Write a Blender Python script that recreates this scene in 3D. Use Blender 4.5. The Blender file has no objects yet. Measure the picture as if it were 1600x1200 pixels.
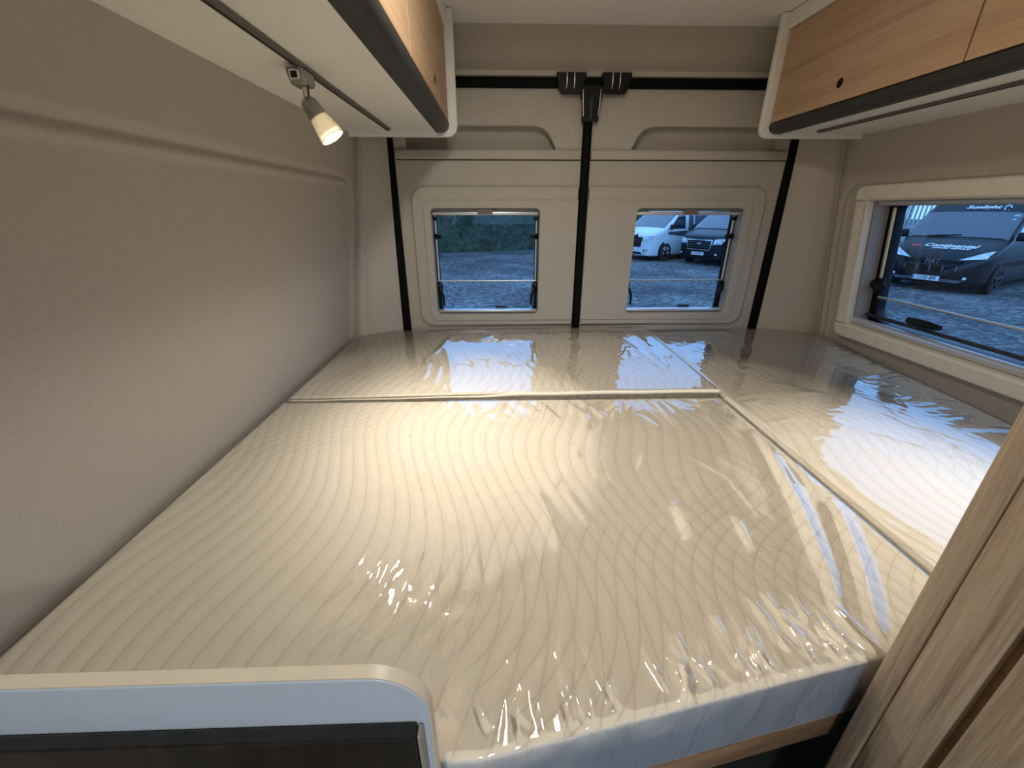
import bpy, bmesh, math, random
from mathutils import Vector, Matrix, noise
random.seed(7)
PI = math.pi
S = bpy.context.scene
COL = S.collection

# ------------------------------------------------------------------ camera, sky, exposure
cam_d = bpy.data.cameras.new('camera'); cam = bpy.data.objects.new('camera', cam_d); COL.objects.link(cam)
cam_d.sensor_width = 36.0; cam_d.lens = 36.0 * 636.28 / 1600.0; cam_d.clip_start = 0.01; cam_d.clip_end = 500
cam.location = (0, 0, 1.30); cam.rotation_euler = (math.radians(90 - 23.2), 0, math.radians(-1.65))
S.camera = cam
w = bpy.data.worlds.new('sky'); S.world = w; w.use_nodes = True
bg = w.node_tree.nodes['Background']
bg.inputs[0].default_value = (0.30, 0.56, 1.0, 1); bg.inputs[1].default_value = 2.3
S.view_settings.view_transform = 'Standard'; S.view_settings.look = 'None'
S.view_settings.exposure = 0.22; S.view_settings.gamma = 1.0
S.view_settings.use_curve_mapping = False

# ------------------------------------------------------------------ materials
MATS = {}
def srgb(r, g, b):
    f = lambda c: (c / 12.92 if c <= 0.04045 else ((c + 0.055) / 1.055) ** 2.4)
    return (f(r / 255), f(g / 255), f(b / 255), 1)
class NT:
    def __init__(s, name):
        s.m = bpy.data.materials.new(name); s.m.use_nodes = True; s.t = s.m.node_tree; s.n = s.t.nodes
        s.b = s.n['Principled BSDF']; s.out = s.n['Material Output']; MATS[name] = s.m
    def new(s, typ, **kw):
        n = s.n.new(typ)
        for k, v in kw.items(): setattr(n, k, v)
        return n
    def link(s, a, b): s.t.links.new(a, b)
    def math(s, op, a, b=None):
        n = s.new('ShaderNodeMath', operation=op)
        for i, v in enumerate((a, b)):
            if v is None: continue
            if isinstance(v, (int, float)): n.inputs[i].default_value = v
            else: s.link(v, n.inputs[i])
        return n.outputs[0]
    def obj(s, scale=(1, 1, 1)):
        t = s.new('ShaderNodeTexCoord'); m = s.new('ShaderNodeMapping'); m.inputs['Scale'].default_value = scale
        s.link(t.outputs['Object'], m.inputs[0]); return m.outputs[0]
    def noise(s, vec, scale, detail=3, rough=.5, dist=0):
        n = s.new('ShaderNodeTexNoise'); n.inputs['Scale'].default_value = scale; n.inputs['Detail'].default_value = detail
        n.inputs['Roughness'].default_value = rough; n.inputs['Distortion'].default_value = dist
        s.link(vec, n.inputs['Vector']); return n.outputs['Fac']
    def ramp(s, fac, stops):
        r = s.new('ShaderNodeValToRGB'); e = r.color_ramp.elements
        while len(e) < len(stops): e.new(.5)
        for i, (p, c) in enumerate(stops): e[i].position = p; e[i].color = c
        s.link(fac, r.inputs[0]); return r.outputs[0]
    def bump(s, h, strength=.3, dist=.002):
        b = s.new('ShaderNodeBump'); b.inputs['Strength'].default_value = strength; b.inputs['Distance'].default_value = dist
        s.link(h, b.inputs['Height']); s.link(b.outputs[0], s.b.inputs['Normal']); return b
def simple(name, col, rough=.5, metal=0, coat=0, spec=.5, nscale=0, namp=.06, bump=0, bscale=300):
    t = NT(name); t.b.inputs['Roughness'].default_value = rough; t.b.inputs['Metallic'].default_value = metal
    t.b.inputs['Coat Weight'].default_value = coat; t.b.inputs['Coat Roughness'].default_value = .03
    t.b.inputs['Specular IOR Level'].default_value = spec
    v = t.obj()
    f = t.noise(v, nscale or 30, 3)
    lo = tuple(c * (1 - namp) for c in col[:3]) + (1,); hi = tuple(min(1, c * (1 + namp)) for c in col[:3]) + (1,)
    t.link(t.ramp(f, [(.3, lo), (.7, hi)]), t.b.inputs['Base Color'])
    if bump: t.bump(t.noise(v, bscale, 2), bump, .001)
    return t.m
simple('wall_fabric', (.50, .45, .385, 1), .9, spec=.15, nscale=400, namp=.07, bump=.35, bscale=900)
simple('door_plastic', (.50, .46, .39, 1), .6, spec=.3, nscale=60, namp=.03, bump=.12, bscale=700)
simple('frame_plastic', (.80, .74, .63, 1), .5, spec=.35, nscale=60, namp=.03, bump=.05)
simple('ceiling_white', (.88, .85, .80, 1), .7, spec=.2, nscale=200, namp=.03, bump=.1)
simple('laminate_white', (.88, .86, .80, 1), .38, spec=.4, nscale=40, namp=.02)
simple('board_sky_tint', (.54, .63, .74, 1), .28, spec=.5, nscale=40, namp=.02)  # white board; blue of the daylight on it is mixed into the base colour
simple('edge_band', (.66, .60, .50, 1), .4, nscale=40, namp=.03)
simple('dark_trim', (.035, .034, .032, 1), .45, spec=.4, nscale=80, namp=.1)
simple('rail_grey', (.16, .145, .13, 1), .4, metal=.5, nscale=80)
simple('black_rubber', (.003, .003, .003, 1), .6, spec=.12, nscale=80)
simple('black_plastic', (.005, .005, .006, 1), .35, spec=.3, nscale=80)
simple('chrome', (.75, .73, .70, 1), .18, metal=1, nscale=50, namp=.03)
simple('silver_bar', (.74, .73, .71, 1), .36, metal=.7, nscale=50, namp=.03)
simple('grey_plastic', (.33, .31, .28, 1), .4, nscale=50, namp=.04)
simple('lamp_socket', (.36, .34, .30, 1), .35, metal=.6, nscale=50, namp=.04)
simple('tab_brown', (.20, .17, .14, 1), .5, nscale=50)
simple('floor_vinyl', (.12, .10, .08, 1), .5, nscale=8, namp=.2)
simple('van_white', (.68, .69, .70, 1), .2, coat=.6, nscale=4, namp=.01)
simple('van_black', (.004, .005, .008, 1), .3, spec=.22, coat=.12, nscale=4, namp=.05)
simple('van_grey', (.055, .065, .08, 1), .3, coat=.5, nscale=4, namp=.05)
simple('van_glass', (.004, .012, .03, 1), .04, spec=.9, coat=1, nscale=4, namp=.05)
simple('tyre', (.012, .012, .012, 1), .8, nscale=30)
simple('alloy_dark', (.014, .014, .016, 1), .45, metal=.1, nscale=30)
simple('lamp_glass', (.55, .58, .62, 1), .12, coat=1, nscale=18, namp=.45)
simple('text_white', (.85, .85, .85, 1), .5, nscale=10, namp=.01)
simple('text_grey', (.12, .13, .15, 1), .3, metal=.8, nscale=10, namp=.01)
simple('text_black', (.01, .01, .01, 1), .5, nscale=10, namp=.01)
simple('logo_red', (.45, .015, .02, 1), .5, nscale=10, namp=.01)
simple('badge_blue', (.02, .05, .16, 1), .3, coat=1, nscale=10, namp=.01)
simple('plate_white', (.86, .86, .86, 1), .4, nscale=10, namp=.01)
simple('fence_steel', (.50, .50, .50, 1), .5, metal=.3, nscale=6, namp=.15)
simple('sticker', (.55, .75, .65, 1), .5, nscale=6, namp=.05)

def wood(name, c1, c2, c3, axis, grain=1.0, rough=.5, bumpv=.12):
    t = NT(name); sc = [26, 26, 26]; sc[axis] = 1.1
    v = t.obj(tuple(sc)); d = t.noise(v, 1.2 * grain, 4, .6, 1.2)
    sc2 = [230, 230, 230]; sc2[axis] = 7
    v2 = t.obj(tuple(sc2)); d2 = t.noise(v2, 1.0 * grain, 3, .6)
    f = t.math('ADD', t.math('MULTIPLY', d, .62), t.math('MULTIPLY', d2, .38))
    t.link(t.ramp(f, [(.34, c1), (.5, c2), (.66, c3)]), t.b.inputs['Base Color'])
    t.b.inputs['Roughness'].default_value = rough; t.b.inputs['Specular IOR Level'].default_value = .3
    t.bump(f, bumpv, .002)
wood('oak_door', (.42, .265, .155, 1), (.52, .345, .215, 1), (.59, .41, .265, 1), 1, .8, .5, .06)
wood('oak_post', (.22, .158, .106, 1), (.385, .295, .21, 1), (.48, .385, .285, 1), 2, 2.4, .55, .5)
wood('oak_rail', (.22, .13, .07, 1), (.32, .20, .115, 1), (.40, .26, .15, 1), 0, 1, .55, .1)
t = NT('dark_gloss'); v = t.obj((60, 60, 6)); f = t.noise(v, 1, 4)
t.link(t.ramp(f, [(.35, (.010, .009, .008, 1)), (.65, (.022, .019, .017, 1))]), t.b.inputs['Base Color'])
t.b.inputs['Roughness'].default_value = .28

def thin_glass(name, tint, ior, rough, extra=0.0, haze=0.0, bump=None, mult=1.0):
    t = NT(name); t.n.remove(t.b)
    tr = t.new('ShaderNodeBsdfTransparent'); tr.inputs[0].default_value = tint
    gl = t.new('ShaderNodeBsdfGlossy'); gl.inputs['Roughness'].default_value = rough; gl.inputs[0].default_value = (1, 1, 1, 1)
    fr = t.new('ShaderNodeFresnel'); fr.inputs[0].default_value = ior
    if bump:
        vec = t.obj(); h = t.noise(vec, bump[0], 3, .6, .6); b = t.new('ShaderNodeBump')
        b.inputs['Strength'].default_value = bump[1]; b.inputs['Distance'].default_value = bump[2]
        t.link(h, b.inputs['Height']); t.link(b.outputs[0], gl.inputs['Normal']); t.link(b.outputs[0], fr.inputs['Normal'])
    fac = t.math('MINIMUM', t.math('ADD', t.math('MULTIPLY', fr.outputs[0], mult), extra), .95)
    mx = t.new('ShaderNodeMixShader'); t.link(fac, mx.inputs[0]); t.link(tr.outputs[0], mx.inputs[1]); t.link(gl.outputs[0], mx.inputs[2])
    last = mx.outputs[0]
    if haze:
        df = t.new('ShaderNodeBsdfDiffuse'); df.inputs[0].default_value = (.7, .75, .8, 1)
        vec = t.obj(); hz = t.ramp(t.noise(vec, 90, 6, .75), [(.5, (0, 0, 0, 1)), (.75, (haze, haze, haze, 1))])
        m2 = t.new('ShaderNodeMixShader'); t.link(hz, m2.inputs[0]); t.link(last, m2.inputs[1]); t.link(df.outputs[0], m2.inputs[2]); last = m2.outputs[0]
    t.link(last, t.out.inputs[0])
thin_glass('window_pane', (.74, .82, .88, 1), 1.32, .0, 0, .03, None, .7)
thin_glass('plastic_film', (.985, .985, .98, 1), 1.45, .022, 0.0, 0, (40, .05, .002), 1.75)

# quilted ticking: wavy stitched channels running along the bed, crossed in patches by a second set
t = NT('quilt')
tc = t.new('ShaderNodeTexCoord'); sp = t.new('ShaderNodeSeparateXYZ'); t.link(tc.outputs['Object'], sp.inputs[0])
def channel(amp, lam, ph, pitch, skew):
    s1 = t.math('SINE', t.math('ADD', t.math('MULTIPLY', sp.outputs[1], 2 * PI / lam), t.math('ADD', t.math('MULTIPLY', sp.outputs[0], 5.0), ph)))
    x = t.math('ADD', t.math('ADD', sp.outputs[0], t.math('MULTIPLY', s1, amp)), t.math('MULTIPLY', sp.outputs[1], skew))
    g = t.math('PINGPONG', t.math('MULTIPLY', x, 1 / pitch), .5)
    return t.math('POWER', t.math('MULTIPLY', g, 2), .45)
h1 = channel(.035, .62, .4, .027, .05)
h2 = channel(.040, .50, 2.1, .030, -.75)
msk = t.ramp(t.noise(t.obj(), 2.1, 1), [(.49, (0, 0, 0, 1)), (.56, (1, 1, 1, 1))])
h2m = t.math('ADD', t.math('MULTIPLY', h2, msk), t.math('SUBTRACT', 1.0, msk))
hh = t.math('MULTIPLY', h1, h2m)
stitch = t.ramp(hh, [(.0, (.66, .60, .52, 1)), (.30, (.77, .71, .625, 1)), (1., (.81, .75, .665, 1))])
t.link(stitch, t.b.inputs['Base Color'])
t.b.inputs['Roughness'].default_value = .9; t.b.inputs['Specular IOR Level'].default_value = .1
t.b.inputs['Sheen Weight'].default_value = .15
t.bump(hh, .5, .0045)
simple('piping_cream', (.80, .74, .62, 1), .6, nscale=60, namp=.03)
t = NT('mattress_side'); t.b.inputs['Base Color'].default_value = (.86, .84, .80, 1); t.b.inputs['Roughness'].default_value = .85; t.b.inputs['Specular IOR Level'].default_value = .15
mp = t.new('ShaderNodeMapping'); tcm = t.new('ShaderNodeTexCoord'); t.link(tcm.outputs['Object'], mp.inputs[0]); mp.inputs['Rotation'].default_value = (0, .7, 0); mp.inputs['Scale'].default_value = (30, 10, 8)
t.bump(t.noise(mp.outputs[0], 1.2, 3, .55, .8), .9, .012)

# gravel and foliage
t = NT('gravel'); v = t.obj()
vo = t.new('ShaderNodeTexVoronoi'); vo.inputs['Scale'].default_value = 9; t.link(v, vo.inputs['Vector'])
f1 = t.noise(v, .5, 6, .65); f2 = t.noise(v, 7, 8, .85)
mixv = t.math('ADD', t.math('MULTIPLY', f1, .25), t.math('MULTIPLY', f2, .75))
t.link(t.ramp(mixv, [(.42, (.012, .012, .012, 1)), (.495, (.055, .055, .055, 1)), (.57, (.26, .26, .26, 1))]), t.b.inputs['Base Color'])
t.b.inputs['Roughness'].default_value = .9; t.bump(vo.outputs['Distance'], .8, .03)
t = NT('leaves'); v = t.obj()
t.link(t.ramp(t.noise(v, 5, 5, .7), [(.3, (.010, .018, .010, 1)), (.5, (.035, .06, .03, 1)), (.7, (.10, .13, .07, 1))]), t.b.inputs['Base Color'])
t.b.inputs['Roughness'].default_value = .75
t = NT('lens_glow'); t.b.inputs['Base Color'].default_value = (1, .9, .7, 1); t.b.inputs['Emission Color'].default_value = (1, .86, .58, 1); t.b.inputs['Emission Strength'].default_value = 9
t = NT('shade_glass'); t.b.inputs['Base Color'].default_value = (.85, .82, .76, 1); t.b.inputs['Roughness'].default_value = .35
t.b.inputs['Transmission Weight'].default_value = .35; t.b.inputs['Subsurface Weight'].default_value = .0
t.b.inputs['Emission Color'].default_value = (1, .78, .45, 1)
tcg = t.new('ShaderNodeTexCoord'); spz = t.new('ShaderNodeSeparateXYZ'); t.link(tcg.outputs['Generated'], spz.inputs[0])
# frosted shade glows because the bulb inside lights it
t.b.inputs['Emission Strength'].default_value = .05

def M(n): return MATS[n]

# ------------------------------------------------------------------ mesh helpers
def link(name, me, mat, parent=None, smooth=None, loc=None):
    o = bpy.data.objects.new(name, me); COL.objects.link(o)
    if mat: me.materials.clear(); me.materials.append(M(mat))
    if smooth is not None:
        for p in me.polygons: p.use_smooth = True
        if smooth < 179:
            try: me.set_sharp_from_angle(angle=math.radians(smooth))
            except Exception: pass
    if parent is not None:
        o.parent = parent
        if parent.get('_world'): me.transform(Matrix.Translation(-parent.location))
        # a sub-part of a mesh part: the part sits at its parent's origin, nothing to shift
    else:
        xs = [v.co for v in me.vertices]
        c = Vector(((min(v.x for v in xs) + max(v.x for v in xs)) / 2, (min(v.y for v in xs) + max(v.y for v in xs)) / 2, min(v.z for v in xs)))
        me.transform(Matrix.Translation(-c)); o.location = c; o['_world'] = 1
    return o
def sub(name, me, mat, part, root, smooth=None):
    "a sub-part: child of part, built in the root's world coordinates"
    o = bpy.data.objects.new(name, me); COL.objects.link(o); me.materials.clear(); me.materials.append(M(mat)); o.parent = part
    if smooth is not None:
        for p in me.polygons: p.use_smooth = True
        if smooth < 179:
            try: me.set_sharp_from_angle(angle=math.radians(smooth))
            except Exception: pass
    if root.get('_world'): me.transform(Matrix.Translation(-root.location))
    return o
def tag(o, label=None, cat=None, group=None, kind=None):
    if label: o['label'] = label
    if cat: o['category'] = cat
    if group: o['group'] = group
    if kind: o['kind'] = kind
    return o
def thing(name, loc, label=None, cat=None, group=None, kind=None, rotz=0, world=True):
    o = bpy.data.objects.new(name, None); COL.objects.link(o); o.location = loc; o.rotation_euler[2] = rotz
    o.empty_display_size = .05
    if world: o['_world'] = 1
    return tag(o, label, cat, group, kind)
def bm_mesh(bm, name='mesh'):
    me = bpy.data.meshes.new(name); bmesh.ops.recalc_face_normals(bm, faces=bm.faces[:]); bm.to_mesh(me); bm.free(); return me
def box_bm(x0, x1, y0, y1, z0, z1, bev=0, seg=2, bm=None, mat=None):
    own = bm is None
    if own: bm = bmesh.new()
    r = bmesh.ops.create_cube(bm, size=1, matrix=Matrix.Translation(((x0 + x1) / 2, (y0 + y1) / 2, (z0 + z1) / 2)) @ Matrix.Diagonal((x1 - x0, y1 - y0, z1 - z0, 1)))
    vs = r['verts']
    if bev:
        es = list({e for v in vs for e in v.link_edges})
        r2 = bmesh.ops.bevel(bm, geom=es, offset=bev, segments=seg, affect='EDGES', profile=.5)
        vs = list({v for f in r2['faces'] for v in f.verts} | {v for v in vs if v.is_valid})
    if mat: bmesh.ops.transform(bm, matrix=mat, verts=[v for v in vs if v.is_valid])
    return bm
def box(x0, x1, y0, y1, z0, z1, bev=0, seg=2, mat=None): return bm_mesh(box_bm(x0, x1, y0, y1, z0, z1, bev, seg, None, mat))
def tube(path, r, n=10, cap=True):
    bm = bmesh.new(); rings = []
    P = [Vector(p) for p in path]; rr = r if isinstance(r, (list, tuple)) else [r] * len(P)
    ref = Vector((0.137, .31, .94)).normalized()
    for i, p in enumerate(P):
        d = (P[min(i + 1, len(P) - 1)] - P[max(i - 1, 0)]).normalized()
        a = d.cross(ref)
        if a.length < .1: a = d.cross(Vector((1, 0, 0)))
        a.normalize(); b = d.cross(a)
        rings.append([bm.verts.new(p + rr[i] * (math.cos(2 * PI * k / n) * a + math.sin(2 * PI * k / n) * b)) for k in range(n)])
    for q in range(len(rings) - 1):
        for k in range(n): bm.faces.new((rings[q][k], rings[q][(k + 1) % n], rings[q + 1][(k + 1) % n], rings[q + 1][k]))
    if cap: bm.faces.new(rings[0]); bm.faces.new(rings[-1])
    return bm_mesh(bm)
def lathe(prof, origin, axis, n=28):
    "prof: list of (distance along axis, radius)"
    axis = Vector(axis).normalized(); o = Vector(origin)
    return tube_axis([(o + axis * d, r) for d, r in prof], axis, n)
def tube_axis(pr, axis, n):
    bm = bmesh.new(); a = axis.cross(Vector((.2, .93, .1))).normalized(); b = axis.cross(a); rings = []
    for p, r in pr: rings.append([bm.verts.new(p + max(r, 1e-5) * (math.cos(2 * PI * k / n) * a + math.sin(2 * PI * k / n) * b)) for k in range(n)])
    for q in range(len(rings) - 1):
        for k in range(n): bm.faces.new((rings[q][k], rings[q][(k + 1) % n], rings[q + 1][(k + 1) % n], rings[q + 1][k]))
    bmesh.ops.remove_doubles(bm, verts=bm.verts[:], dist=2e-5)
    return bm_mesh(bm)
def rr(x0, x1, z0, z1, r, n=7):
    "rounded rectangle loop; r one radius or four (bl, br, tr, tl)"
    if not isinstance(r, (list, tuple)): r = (r,) * 4
    pts = []
    for (cx, cz, a0, q) in ((x0 + r[0], z0 + r[0], PI, r[0]), (x1 - r[1], z0 + r[1], 1.5 * PI, r[1]), (x1 - r[2], z1 - r[2], 0, r[2]), (x0 + r[3], z1 - r[3], .5 * PI, r[3])):
        if q < 1e-4: pts.append((cx, cz)); continue
        for k in range(n + 1): a = a0 + k / n * PI / 2; pts.append((cx + q * math.cos(a), cz + q * math.sin(a)))
    return pts
def to_mesh(cu):
    o = bpy.data.objects.new('tmp', cu); COL.objects.link(o)
    dg = bpy.context.evaluated_depsgraph_get(); me = bpy.data.meshes.new_from_object(o.evaluated_get(dg))
    bpy.data.objects.remove(o); bpy.data.curves.remove(cu)
    return me
BACK = Matrix(((1, 0, 0, 0), (0, 0, -1, 0), (0, 1, 0, 0), (0, 0, 0, 1)))   # (a, b, c) -> x=a, z=b, y=-c
def plate(loops, c0, c1, bev=0, mat=BACK, seg=2):
    cu = bpy.data.curves.new('tmp', 'CURVE'); cu.dimensions = '2D'; cu.fill_mode = 'BOTH'
    d = c1 - c0; cu.extrude = max(d / 2 - bev, 1e-5); cu.bevel_depth = bev; cu.bevel_resolution = seg; cu.offset = -bev
    for lp in loops:
        sp = cu.splines.new('POLY'); sp.points.add(len(lp) - 1); sp.use_cyclic_u = True
        for p, q in zip(sp.points, lp): p.co = (q[0], q[1], 0, 1)
    me = to_mesh(cu); me.transform(mat @ Matrix.Translation((0, 0, (c0 + c1) / 2))); return me
def text_mesh(s, size, mat, extrude=.002, shear=0, sx=1.0, bold=0):
    cu = bpy.data.curves.new('tmp', 'FONT'); cu.body = s; cu.size = size; cu.align_x = 'CENTER'; cu.align_y = 'CENTER'; cu.extrude = extrude; cu.shear = shear; cu.offset = bold; cu.resolution_u = 3
    me = to_mesh(cu); me.transform(mat @ Matrix.Diagonal((sx, 1, 1, 1))); return me
def grid_mesh(P, nu, nv, hole=None):
    vs = [P(i, j) for j in range(nv) for i in range(nu)]
    fs = [(j * nu + i, j * nu + i + 1, (j + 1) * nu + i + 1, (j + 1) * nu + i) for j in range(nv - 1) for i in range(nu - 1) if not (hole and hole(i, j))]
    me = bpy.data.meshes.new('grid'); me.from_pydata(vs, [], fs); me.update(); return me
def sstep(a, b, x):
    t = min(1, max(0, (x - a) / (b - a))); return t * t * (3 - 2 * t)

# ------------------------------------------------------------------ the van shell
CX = .345; LEAN = .15
def wall_off(z): return .905 - LEAN * (z - .86)          # half width of the lining at height z
def ridge(y, z):
    "relief of the moulded line: d > 0 inside the pressed panel"
    r = .09; dy = 1.495 - y; dz = 1.392 - z
    if dy < r and dz < r: d = r - math.hypot(r - dy, r - dz)
    else: d = min(dy, dz)
    h = .006 * (1 - sstep(-.016, .0, d)) - .0025 * math.exp(-((d - .001) / .005) ** 2) + .0045 * math.exp(-((d - .015) / .008) ** 2)
    return h
def axis_vals(segs):
    out = []
    for a, b, n in segs: out += [a + (b - a) * k / n for k in range(n)]
    return out + [segs[-1][1]]
YS = axis_vals([(-3, .3, 24), (.3, 1.37, 42), (1.37, 1.46, 20), (1.46, 1.53, 35)])
ZS = axis_vals([(0, .93, 14), (.93, 1.327, 16), (1.327, 1.36, 6), (1.36, 1.42, 30), (1.42, 1.45, 4), (1.45, 1.84, 8)])
def side_wall(name, sgn, hole):
    me = grid_mesh(lambda i, j: (CX + sgn * (wall_off(ZS[j]) - ridge(YS[i], ZS[j])), YS[i], ZS[j]), len(YS), len(ZS), hole)
    o = link(name, me, 'wall_fabric', smooth=180); return tag(o, kind='structure')
def hole_door(i, j):  # open sliding door ahead of the camera position, never in the picture
    y = (YS[i] + YS[i + 1]) / 2; z = (ZS[j] + ZS[j + 1]) / 2
    return -2.8 < y < -1.5 and .02 < z < 1.75
def hole_win(i, j):
    y = (YS[i] + YS[i + 1]) / 2; z = (ZS[j] + ZS[j + 1]) / 2
    return .45 < y < 1.37 and .93 < z < 1.327
side_wall('wall_left', -1, hole_door)
side_wall('wall_right', 1, hole_win)
tag(link('floor', box(-.70, 1.40, -3, 1.64, -.04, 0), 'floor_vinyl'), kind='structure')
tag(link('ceiling', box(-.70, 1.40, -3, 1.60, 1.817, 1.86), 'ceiling_white'), kind='structure')
# cab end of the van, behind the camera, with the windscreen opening
fm = plate([rr(-.62, 1.31, 0, 1.84, .02), rr(-.38, 1.07, .72, 1.62, .08)], 2.98, 3.0)
tag(link('wall_front', fm, 'wall_fabric'), kind='structure')

# header above the rear doors: a moulded profile drawn along x
prof = [(1.560, 1.835), (1.560, 1.814), (1.574, 1.811), (1.588, 1.805), (1.600, 1.800), (1.604, 1.785), (1.606, 1.750), (1.602, 1.728), (1.592, 1.716), (1.586, 1.708), (1.590, 1.696), (1.600, 1.690), (1.66, 1.690), (1.66, 1.835)]
bm = bmesh.new()
a = [bm.verts.new((-.55, y, z)) for y, z in prof]; b = [bm.verts.new((1.24, y, z)) for y, z in prof]
for k in range(len(prof)): bm.faces.new((a[k], a[(k + 1) % len(prof)], b[(k + 1) % len(prof)], b[k]))
bm.faces.new(a); bm.faces.new(b)
tag(link('wall_back', bm_mesh(bm), 'door_plastic', smooth=40), kind='structure')

# corner pillar linings between side wall and rear door
def pillar(name, sgn):
    def P(i, j):
        z = .55 + 1.30 * j / 26; t = i / 12
        x0, y0 = wall_off(z) - .012, 1.505
        x1, y1 = .69 + .0 * z, 1.607
        bul = .012 * math.sin(PI * t)
        x = x0 + (x1 - x0) * t - bul * .6; y = y0 + (y1 - y0) * t - bul * .8
        if i == 12: x, y = .66, 1.625
        if i == 0: x, y = x0 + .03, y0 + .02
        return (CX - .015 + sgn * (x + sgn * .015 if i < 3 else x), y, z)
    o = link(name, grid_mesh(P, 13, 27), 'door_plastic', smooth=60); tag(o, kind='structure')
    # the pale gap strip where the two linings meet
    pts = []
    for k in range(14):
        z = .70 + .84 * k / 13; pts.append((CX + sgn * (wall_off(z) - .020), 1.503, z))
    s = bpy.data.objects.new('seam_strip', tube(pts, .0016, 6)); COL.objects.link(s); s.data.materials.append(M('door_plastic')); s.parent = o
    s.data.transform(Matrix.Translation(-o.location))
    return o
pillar('trim_1', -1); pillar('trim_2', 1)

# black rubber seals round the doors
def seal(name, me): return tag(link(name, me, 'black_rubber', smooth=40), kind='structure')
def seal_bar(x, z0, z1): return box(x - .016, x + .016, 1.586, 1.622, z0, z1, .009, 3)
seal('trim_3', seal_bar(-.374, .60, 1.69)); seal('trim_4', seal_bar(1.030, .60, 1.69))
seal('trim_5', box(.287, .315, 1.580, 1.625, .60, 1.66, .008, 3))
seal('trim_6', box(-.42, 1.075, 1.584, 1.625, 1.663, 1.692, .009, 3))

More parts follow.
